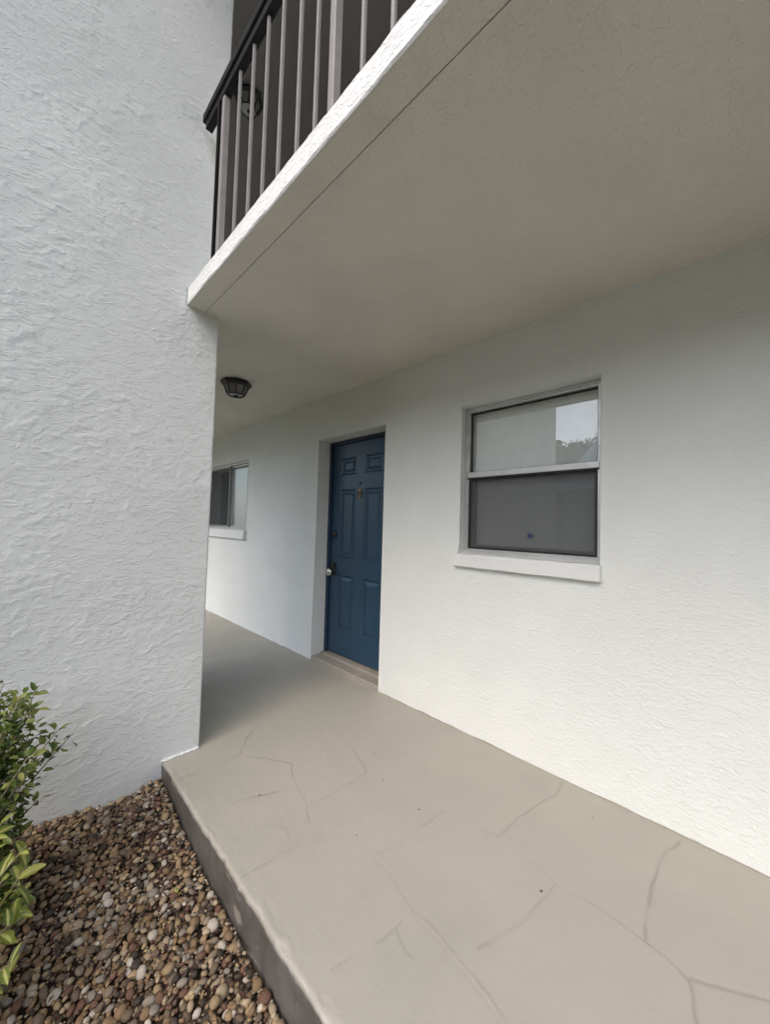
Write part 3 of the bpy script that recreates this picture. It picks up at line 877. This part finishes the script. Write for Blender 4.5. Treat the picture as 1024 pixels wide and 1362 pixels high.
# ------------------------------------------------------------------ pebbles
def ico(sub):
    bm = bmesh.new()
    bmesh.ops.create_icosphere(bm, subdivisions=sub, radius=1.0)
    v = np.array([x.co[:] for x in bm.verts])
    f = np.array([[q.index for q in p.verts] for p in bm.faces])
    bm.free()
    return v, f
IV, IF = ico(2)
def pebble_shape(r):
    v = IV.copy()
    ax = np.array([1.0, r.uniform(0.68, 0.95), r.uniform(0.42, 0.68)])
    for k in range(7):
        d = r.normal(size=3)
        d /= np.linalg.norm(d)
        v = v * (1 + 0.36 * r.uniform(-1, 0.8) * np.clip(v @ d, 0, 1)[:, None])
    return v * ax
SHAPES = [pebble_shape(rng) for _ in range(14)]
def build_pebbles():
    N = 24000
    x = rng.uniform(-0.55, XE - 0.008, N)
    y = rng.uniform(0.35, YL - 0.004, N)
    # radii: mostly small, bigger ones towards the camera's side of the kerb
    rad = 0.0065 + 0.011 * rng.beta(1.5, 2.8, N)
    rad[N // 2:] = rng.uniform(0.0028, 0.006, N - N // 2)
    big = (rng.random(N) < 0.07) & (np.arange(N) < N // 2)
    rad = np.where(big, rng.uniform(0.012, 0.0175, N), rad)
    # greedy thinning on a hash grid, largest first, two layers
    order = np.argsort(-rad)
    cell, keep, grids = 0.04, [], [{}, {}, {}]
    lay = {}
    for i in order:
        cx, cy = int(x[i] / cell + 100), int(y[i] / cell)
        for L in range(3):
            ok = True
            for a in (-1, 0, 1):
                for b in (-1, 0, 1):
                    for j in grids[L].get((cx + a, cy + b), ()):
                        if (x[i] - x[j]) ** 2 + (y[i] - y[j]) ** 2 < (0.80 * (rad[i] + rad[j])) ** 2:
                            ok = False
                            break
                    if not ok:
                        break
                if not ok:
                    break
            if ok:
                grids[L].setdefault((cx, cy), []).append(i)
                keep.append(i)
                lay[i] = L
                break
    keep = np.array(keep)
    L = np.array([lay[i] for i in keep])
    x, y, rad = x[keep], y[keep], rad[keep]
    x = np.minimum(x, XE - 0.006 - rad)
    y = np.minimum(y, YL - 0.004 - rad * 0.9)
    z = gravel_z(x, y) + np.array([0.004, -0.004, -0.009])[L] + rng.uniform(-0.004, 0.006, len(x)) - 0.012 * np.exp(-((YL - y) / 0.03) ** 2)
    rot = rng.uniform(0, 2 * np.pi, len(x))
    tl = rng.normal(0, 0.32, (len(x), 2))
    n_shape = rng.integers(0, len(SHAPES), len(x))
    # tint index: browner to the left, greyer and paler along the kerb, reddish dark in the corner
    tint = rng.random(len(x))
    brown = (fbm(x * 3 + 5, y * 3 + 5, 311, 3) + (0.42 - x) * 0.6) > 0.46
    tint = np.where(brown & (rng.random(len(x)) < 0.75), rng.choice([0.12, 0.16, 0.38, 0.42, 0.76], len(x)) + rng.uniform(-.03, .03, len(x)), tint)
    # which 300 show largest
    fw, rt, up = np.array(_f), np.array(_r), np.array(_u)
    d = np.stack([x, y, z - CAM_H], -1)
    dep = d @ fw
    u = 512 + 488.22 * (d @ rt) / dep
    v = 681 - 488.22 * (d @ up) / dep
    seen = (u > 5) & (u < 1019) & (v < 1357) & (L == 0) & (dep > 0.2)
    score = np.where(seen, rad / dep, -1)
    top = np.argsort(-score)[:300]
    is_top = np.zeros(len(x), bool)
    is_top[top] = True
    def mat3(k):
        c, s = math.cos(rot[k]), math.sin(rot[k])
        Rz = np.array([[c, -s, 0], [s, c, 0], [0, 0, 1]])
        c, s = math.cos(tl[k, 0]), math.sin(tl[k, 0])
        Rx = np.array([[1, 0, 0], [0, c, -s], [0, s, c]])
        c, s = math.cos(tl[k, 1]), math.sin(tl[k, 1])
        Ry = np.array([[c, 0, s], [0, 1, 0], [-s, 0, c]])
        return Rz @ Rx @ Ry
    meshes = []
    for s in SHAPES:
        me = bpy.data.meshes.new('pebble')
        me.from_pydata(s.tolist(), [], IF.tolist())
        me.polygons.foreach_set('use_smooth', [True] * len(me.polygons))
        me.materials.append(M['pebble'])
        meshes.append(me)
    for k in np.nonzero(is_top)[0]:
        o = bpy.data.objects.new('pebble', meshes[n_shape[k]])
        COL.objects.link(o)
        o.parent = bed
        m4 = Matrix(((mat3(k) * rad[k]).tolist())).to_4x4()
        m4.translation = Vector((x[k], y[k], z[k]))
        o.matrix_local = m4
    rest = np.nonzero(~is_top)[0]
    nv = len(IV)
    VV = np.concatenate([SHAPES[n_shape[k]] @ (mat3(k).T * rad[k]) + np.array([x[k], y[k], z[k]]) for k in rest])
    FF = np.concatenate([IF + nv * i for i in range(len(rest))])
    me = bpy.data.meshes.new('gravel')
    me.vertices.add(len(VV))
    me.vertices.foreach_set('co', VV.reshape(-1).astype(np.float32))
    me.loops.add(FF.size)
    me.loops.foreach_set('vertex_index', FF.reshape(-1).astype(np.int32))
    me.polygons.add(len(FF))
    me.polygons.foreach_set('loop_start', np.arange(0, FF.size, 3, dtype=np.int32))
    me.polygons.foreach_set('use_smooth', np.ones(len(FF), bool))
    me.update(calc_edges=True)
    at = me.attributes.new('tint', 'FLOAT', 'POINT')
    at.data.foreach_set('value', np.repeat(tint[rest], nv).astype(np.float32))
    o = link('gravel', me, M['pebble_mass'], bed)
    o['kind'] = 'stuff'
    print('pebbles', len(x), 'tris', len(FF))
build_pebbles()

# ------------------------------------------------------------------ shrubs
def leaf_mesh(name, L, W, fold=0.25, curl=0.25, mat=None, rows=5):
    """a pointed leaf along +Y with a fold on its midrib; 'across' runs from rib to margin"""
    v, f, ac = [], [], []
    for i in range(rows + 1):
        s = i / rows
        w = W * 0.5 * math.sin(math.pi * min(1, s * 0.92 + 0.05)) ** 0.8
        z = -curl * L * s * s
        for j, k in ((-1, 1.0), (-0.5, 0.5), (0, 0.0), (0.5, 0.5), (1, 1.0)):
            v.append((w * j, L * s, z + fold * w * abs(j)))
            ac.append(k)
    for i in range(rows):
        for j in range(4):
            a = i * 5 + j
            f.append((a, a + 1, a + 6, a + 5))
    me = bpy.data.meshes.new(name)
    me.from_pydata(v, [], f)
    me.polygons.foreach_set('use_smooth', [True] * len(f))
    at = me.attributes.new('across', 'FLOAT', 'POINT')
    at.data.foreach_set('value', ac)
    if mat:
        me.materials.append(mat)
    return me

def stems(base, tips, r0, seed):
    r = random.Random(seed)
    out = []
    for t in tips:
        b = Vector(base) + Vector((r.uniform(-.05, .05), r.uniform(-.05, .05), 0))
        t = Vector(t)
        mid = b.lerp(t, 0.55) + Vector((r.uniform(-.04, .04), r.uniform(-.04, .04), 0.05))
        pts = []
        for k in range(9):
            s = k / 8
            pts.append(b * (1 - s) ** 2 + mid * 2 * s * (1 - s) + t * s * s)
        out.append((pts, [r0 * (1 - 0.75 * k / 8) for k in range(9)]))
    return out

# back shrub with many small leaves
sh1 = thing('leafy_shrub', 'bushy shrub with small bright green leaves against the rough stucco wall', 'shrub')
sh1.location = (-0.16, 1.80, -0.13)
def build_shrub_small():
    r = random.Random(5)
    O = Vector(sh1.location)
    tips = [(0.20, 1.82, 0.43), (0.17, 1.82, 0.47), (0.10, 1.84, 0.62), (0.06, 1.78, 0.64), (0.02, 1.86, 0.67), (0.10, 1.80, 0.52), (0.08, 1.74, 0.36), (0.12, 1.78, 0.26)]
    for k in range(44):
        z = r.uniform(-0.02, 0.63)
        tips.append((r.uniform(0.0, 0.10) - (0.02 if 0.1 < z < 0.38 else 0), r.uniform(1.68, 1.95), z))
    for k in range(34):
        a, e = r.uniform(0, 2 * math.pi), r.uniform(0.1, 1.45)
        q = O + Vector((0.26 * math.cos(a) * math.cos(e), 0.24 * math.sin(a) * math.cos(e), 0.26 + 0.50 * math.sin(e)))
        tips.append((min(q.x, 0.08), min(q.y, 2.03), q.z))
    st = stems(O, tips, 0.006, 3)
    for pts, rr in st:
        MB().tube([p - O for p in pts], rr, 6).build('stem', M['stem'], sh1, smooth=True)
    V, F, T = [], [], []
    def leaf(p, dirv, L, tint):
        d = dirv.normalized()
        up = Vector((r.uniform(-.7, .7), r.uniform(-.7, .7), 1))
        s = d.cross(up).normalized()
        nrm = s.cross(d)
        W = L * r.uniform(0.42, 0.6)
        n = len(V)
        for (a, b, c) in ((0, 0, 0), (0.35, -0.5, 0.12), (0.35, 0, 0), (0.35, 0.5, 0.12), (0.72, -0.38, 0.06), (0.72, 0, -0.05), (0.72, 0.38, 0.06), (1, 0, -0.16)):
            V.append(tuple(p + d * (a * L) + s * (b * W) + nrm * (c * L)))
            T.append(tint)
        for q in ((0, 1, 2), (0, 2, 3), (1, 4, 5, 2), (2, 5, 6, 3), (4, 7, 5), (5, 7, 6)):
            F.append(tuple(n + i for i in q))
    for si, (pts, rr) in enumerate(st):
        n = 52 if si < 52 else 20
        for k in range(n):
            s = 1 - 0.62 * (r.random() ** 1.2)
            i = min(int(s * 8), 7)
            p = pts[i].lerp(pts[i + 1], s * 8 - i) - O
            dv = Vector((r.gauss(0, 1), r.gauss(0, 1), r.gauss(0.35, 0.8)))
            if dv.length < 0.1:
                continue
            off = dv.normalized() * r.uniform(0.003, 0.024)
            L = r.uniform(0.020, 0.040)
            tint = min(1, max(0, r.gauss(0.46, 0.27) + (0.22 if s > 0.9 else 0)))
            leaf(p + off, dv, L, tint)
    me = bpy.data.meshes.new('foliage')
    me.from_pydata(V, [], F)
    at = me.attributes.new('tint', 'FLOAT', 'POINT')
    at.data.foreach_set('value', T)
    o = link('foliage', me, M['leaf_small'], sh1, True)
    o['kind'] = 'stuff'
build_shrub_small()

# front shrub with larger yellow-centred leaves
sh2 = thing('variegated_shrub', 'low shrub with larger yellow centred green leaves beside the river gravel', 'shrub')
sh2.location = (-0.20, 1.40, -0.12)
def build_shrub_large():
    r = random.Random(11)
    O = Vector(sh2.location)
    tips = [(0.085, 1.50, 0.30), (0.095, 1.47, 0.15), (0.06, 1.42, 0.16), (0.09, 1.56, 0.20), (0.05, 1.38, 0.05), (0.08, 1.60, 0.06), (0.03, 1.52, 0.38), (0.04, 1.46, 0.26), (0.06, 1.34, 0.12), (0.02, 1.62, 0.30)]
    for k in range(24):
        a, e = r.uniform(0, 2 * math.pi), r.uniform(0.1, 1.4)
        q = O + Vector((0.26 * math.cos(a) * math.cos(e), 0.24 * math.sin(a) * math.cos(e), 0.12 + 0.34 * math.sin(e)))
        tips.append((min(q.x, 0.06), q.y, q.z))
    st = stems(O, tips, 0.005, 9)
    kinds = [leaf_mesh('leaf', 0.068, 0.034, 0.3, 0.22, M['leaf_large']), leaf_mesh('leaf', 0.055, 0.030, 0.2, 0.35, M['leaf_large']), leaf_mesh('leaf', 0.080, 0.036, 0.4, 0.15, M['leaf_large'])]
    for pts, rr in st:
        MB().tube([p - O for p in pts], rr, 6).build('stem', M['stem'], sh2, smooth=True)
        for k in range(12):
            s = 1 - 0.6 * k / 11 + r.uniform(-.03, .03)
            s = min(max(s, 0), 1)
            i = min(int(s * 8), 7)
            p = pts[i].lerp(pts[i + 1], s * 8 - i) - O
            t = (pts[i + 1] - pts[i]).normalized()
            a = k * 2.4 + r.uniform(-.5, .5)
            side = t.orthogonal().normalized()
            side = Matrix.Rotation(a, 3, t) @ side
            d = (side + t * r.uniform(0.2, 0.9) + Vector((0, 0, 0.15))).normalized()
            up = Vector((r.uniform(-.4, .4), r.uniform(-.4, .4), 1))
            x_ = d.cross(up).normalized()
            z_ = x_.cross(d)
            o = bpy.data.objects.new('leaf', r.choice(kinds))
            COL.objects.link(o)
            o.parent = sh2
            m4 = Matrix((x_, d, z_)).transposed().to_4x4()
            m4 = m4 @ Matrix.Scale(r.uniform(0.45, 0.95), 4)
            m4.translation = p
            o.matrix_local = m4
build_shrub_large()

# ------------------------------------------------------------------ small litter on the gravel
def build_litter():
    r = random.Random(21)
    mb = MB()
    for k in range(210):
        x, y = r.gauss(0.50, 0.055), r.gauss(1.80, 0.13)
        if k > 90:
            x, y = r.uniform(-0.1, XE), r.uniform(0.8, YL)
        x = min(x, XE - 0.02)
        if y > YL - 0.03:
            continue
        z = float(gravel_z(x, y)) + 0.014
        a, L, W = r.uniform(0, 6.28), r.uniform(0.007, 0.016), r.uniform(0.003, 0.006)
        c, s = math.cos(a), math.sin(a)
        tz = r.uniform(-.008, .008)
        mb.quad((x - c * L, y - s * L, z), (x + s * W, y - c * W, z + 0.004), (x + c * L, y + s * L, z + tz), (x - s * W, y + c * W, z + 0.004))
    o = mb.build('leaf_litter', M['litter'])
    o['kind'] = 'stuff'
    tag(o, 'dark red dead leaf litter in the gravel corner by the kerb', 'litter')
build_litter()

def build_debris():
    """crumbs of grit and leaf lying on the walkway"""
    r = random.Random(33)
    spots = [(1.34, 1.04, 0.005), (1.36, 0.51, 0.006), (0.874, 1.607, 0.004), (1.05, 1.13, 0.003)]
    spots += [(r.uniform(0.66, 1.98), r.uniform(-0.1, 3.0), r.uniform(0.0015, 0.0035)) for _ in range(5)]
    mb = MB()
    for x, y, q in spots:
        a = r.uniform(0, 6.28)
        c, s_ = math.cos(a) * q, math.sin(a) * q
        mb.lathe((x, y, 0.0), [(q * 0.9, -0.001), (q * 0.7, 0.002), (q * 0.2, 0.003)], 5, 'z', a)
    o = mb.build('debris', M['soil'])
    o['kind'] = 'stuff'
    tag(o, 'small dark crumbs of grit lying on the painted walkway', 'debris')
build_debris()
wd = thing('weed', 'tiny green weed sprouting from the gravel by the kerb', 'weed')
wd.location = (0.50, 1.52, float(gravel_z(0.50, 1.52)) + 0.004)
wl = leaf_mesh('leaf', 0.030, 0.010, 0.2, 0.3, M['leaf_large'], 3)
for k in range(11):
    o = bpy.data.objects.new('leaf', wl)
    COL.objects.link(o)
    o.parent = wd
    o.rotation_euler = (math.radians(random.uniform(20, 75)), 0, k * 2.4)
    o.scale = [random.uniform(0.6, 1.1)] * 3

# ------------------------------------------------------------------ beyond: what the window pane mirrors
def tree(label, x, y, h, w, seed):
    r = random.Random(seed)
    t = thing('broadleaf_tree', label, 'tree', 'trees across the lawn')
    t.location = (x, y, -0.3)
    MB().tube([(0, 0, 0), (0.1, 0.05, h * 0.25), (0, 0.1, h * 0.5), (0.05, 0, h * 0.75)], [0.26, 0.2, 0.14, 0.05], 8).build('trunk', M['bark'], t, smooth=True)
    V, F, T = [], [], []
    cl = []
    for k in range(34):
        a, e = r.uniform(0, 6.28), r.uniform(-0.6, 1.5)
        q = r.uniform(0.45, 1.0)
        cl.append((Vector((math.cos(a) * math.cos(e) * w * q, math.sin(a) * math.cos(e) * w * q, h * 0.62 + math.sin(e) * h * 0.36 * q)), r.uniform(0.5, 1.0) * w * 0.38, r.random()))
    for c, cr, ti in cl:
        for k in range(170):
            d = Vector((r.gauss(0, 1), r.gauss(0, 1), r.gauss(0, 1))).normalized()
            p = c + d * cr * r.uniform(0.5, 1.05)
            s = Vector((r.gauss(0, 1), r.gauss(0, 1), r.gauss(0, 1))).normalized() * r.uniform(0.10, 0.19)
            b = s.cross(d)
            if b.length < 1e-3:
                continue
            b = b.normalized() * s.length * 0.6
            n = len(V)
            V.extend([tuple(p - s), tuple(p + b), tuple(p + s), tuple(p - b)])
            T.extend([min(1, max(0, ti + r.uniform(-.2, .2)))] * 4)
            F.append((n, n + 1, n + 2, n + 3))
    me = bpy.data.meshes.new('crown')
    me.from_pydata(V, [], F)
    at = me.attributes.new('tint', 'FLOAT', 'POINT')
    at.data.foreach_set('value', T)
    link('crown', me, M['leaf_tree'], t)
for i, (a, dist, h, w) in enumerate([(-0.225, 30, 9.6, 3.4), (-0.265, 27, 8.2, 3.0), (-0.305, 31, 9.4, 3.6), (-0.345, 28, 8.4, 3.2), (-0.17, 29, 9.0, 3.3)]):
    words = ['tallest', 'shortest', 'broadest', 'rounded', 'outermost']
    tree('%s green tree of the row mirrored in the upper window pane' % words[i], -dist, -a * dist + 0.6, h, w, 40 + i)
hs = thing('neighbour_house', 'pale house with hip roof mirrored in the upper window pane', 'house')
hs.location = (-16.5, 4.55, -0.3)
MB().box(-3, 3, -2.2, 1.4, 0, 3.398).build('wall', M['stucco_fine'], hs)
rf = MB()
rf.v += [(-3.4, -2.6, 3.4), (3.4, -2.6, 3.4), (3.4, 1.75, 3.4), (-3.4, 1.75, 3.4), (-1.4, -0.5, 5.9), (1.4, -0.5, 5.9), (1.4, 0.35, 5.9), (-1.4, 0.35, 5.9)]
rf.f += [(0, 1, 5, 4), (1, 2, 6, 5), (2, 3, 7, 6), (3, 0, 4, 7), (4, 5, 6, 7), (3, 2, 1, 0)]
rf.build('roof', mat_paint('pale_roof', (0.72, 0.72, 0.70, 1), 0.7), hs)

def build_wood():
    """the belt of trees round the lawn, a far mass that closes the horizon"""
    r = np.random.default_rng(77)
    N = 42000
    az = r.uniform(math.radians(150), math.radians(300), N)      # from +X, anticlockwise
    R = r.uniform(33, 41, N)
    top = 6.5 + 4.2 * fbm(az * 14, az * 0 + 2, 401, 4) + 1.2 * fbm(az * 60, az * 0 + 4, 402, 2)
    z = -0.3 + top * r.beta(1.6, 1.1, N)
    c = np.stack([R * np.cos(az), R * np.sin(az), z], -1)
    a = r.normal(size=(N, 3))
    a /= np.linalg.norm(a, axis=1, keepdims=True)
    b = np.cross(a, r.normal(size=(N, 3)))
    b /= np.linalg.norm(b, axis=1, keepdims=True)
    sc_ = r.uniform(0.30, 0.62, (N, 1))
    V = np.stack([c - a * sc_, c + b * sc_ * .6, c + a * sc_, c - b * sc_ * .6], 1).reshape(-1, 3)
    F = np.arange(4 * N).reshape(-1, 4)
    me = bpy.data.meshes.new('wood')
    me.from_pydata(V.tolist(), [], F.tolist())
    at = me.attributes.new('tint', 'FLOAT', 'POINT')
    at.data.foreach_set('value', np.repeat(r.random(N), 4).astype(np.float32))
    o = link('wood', me, M['leaf_tree'])
    o['kind'] = 'stuff'
    tag(o, 'dark green belt of trees closing the lawn, mirrored in the window', 'wood')
build_wood()
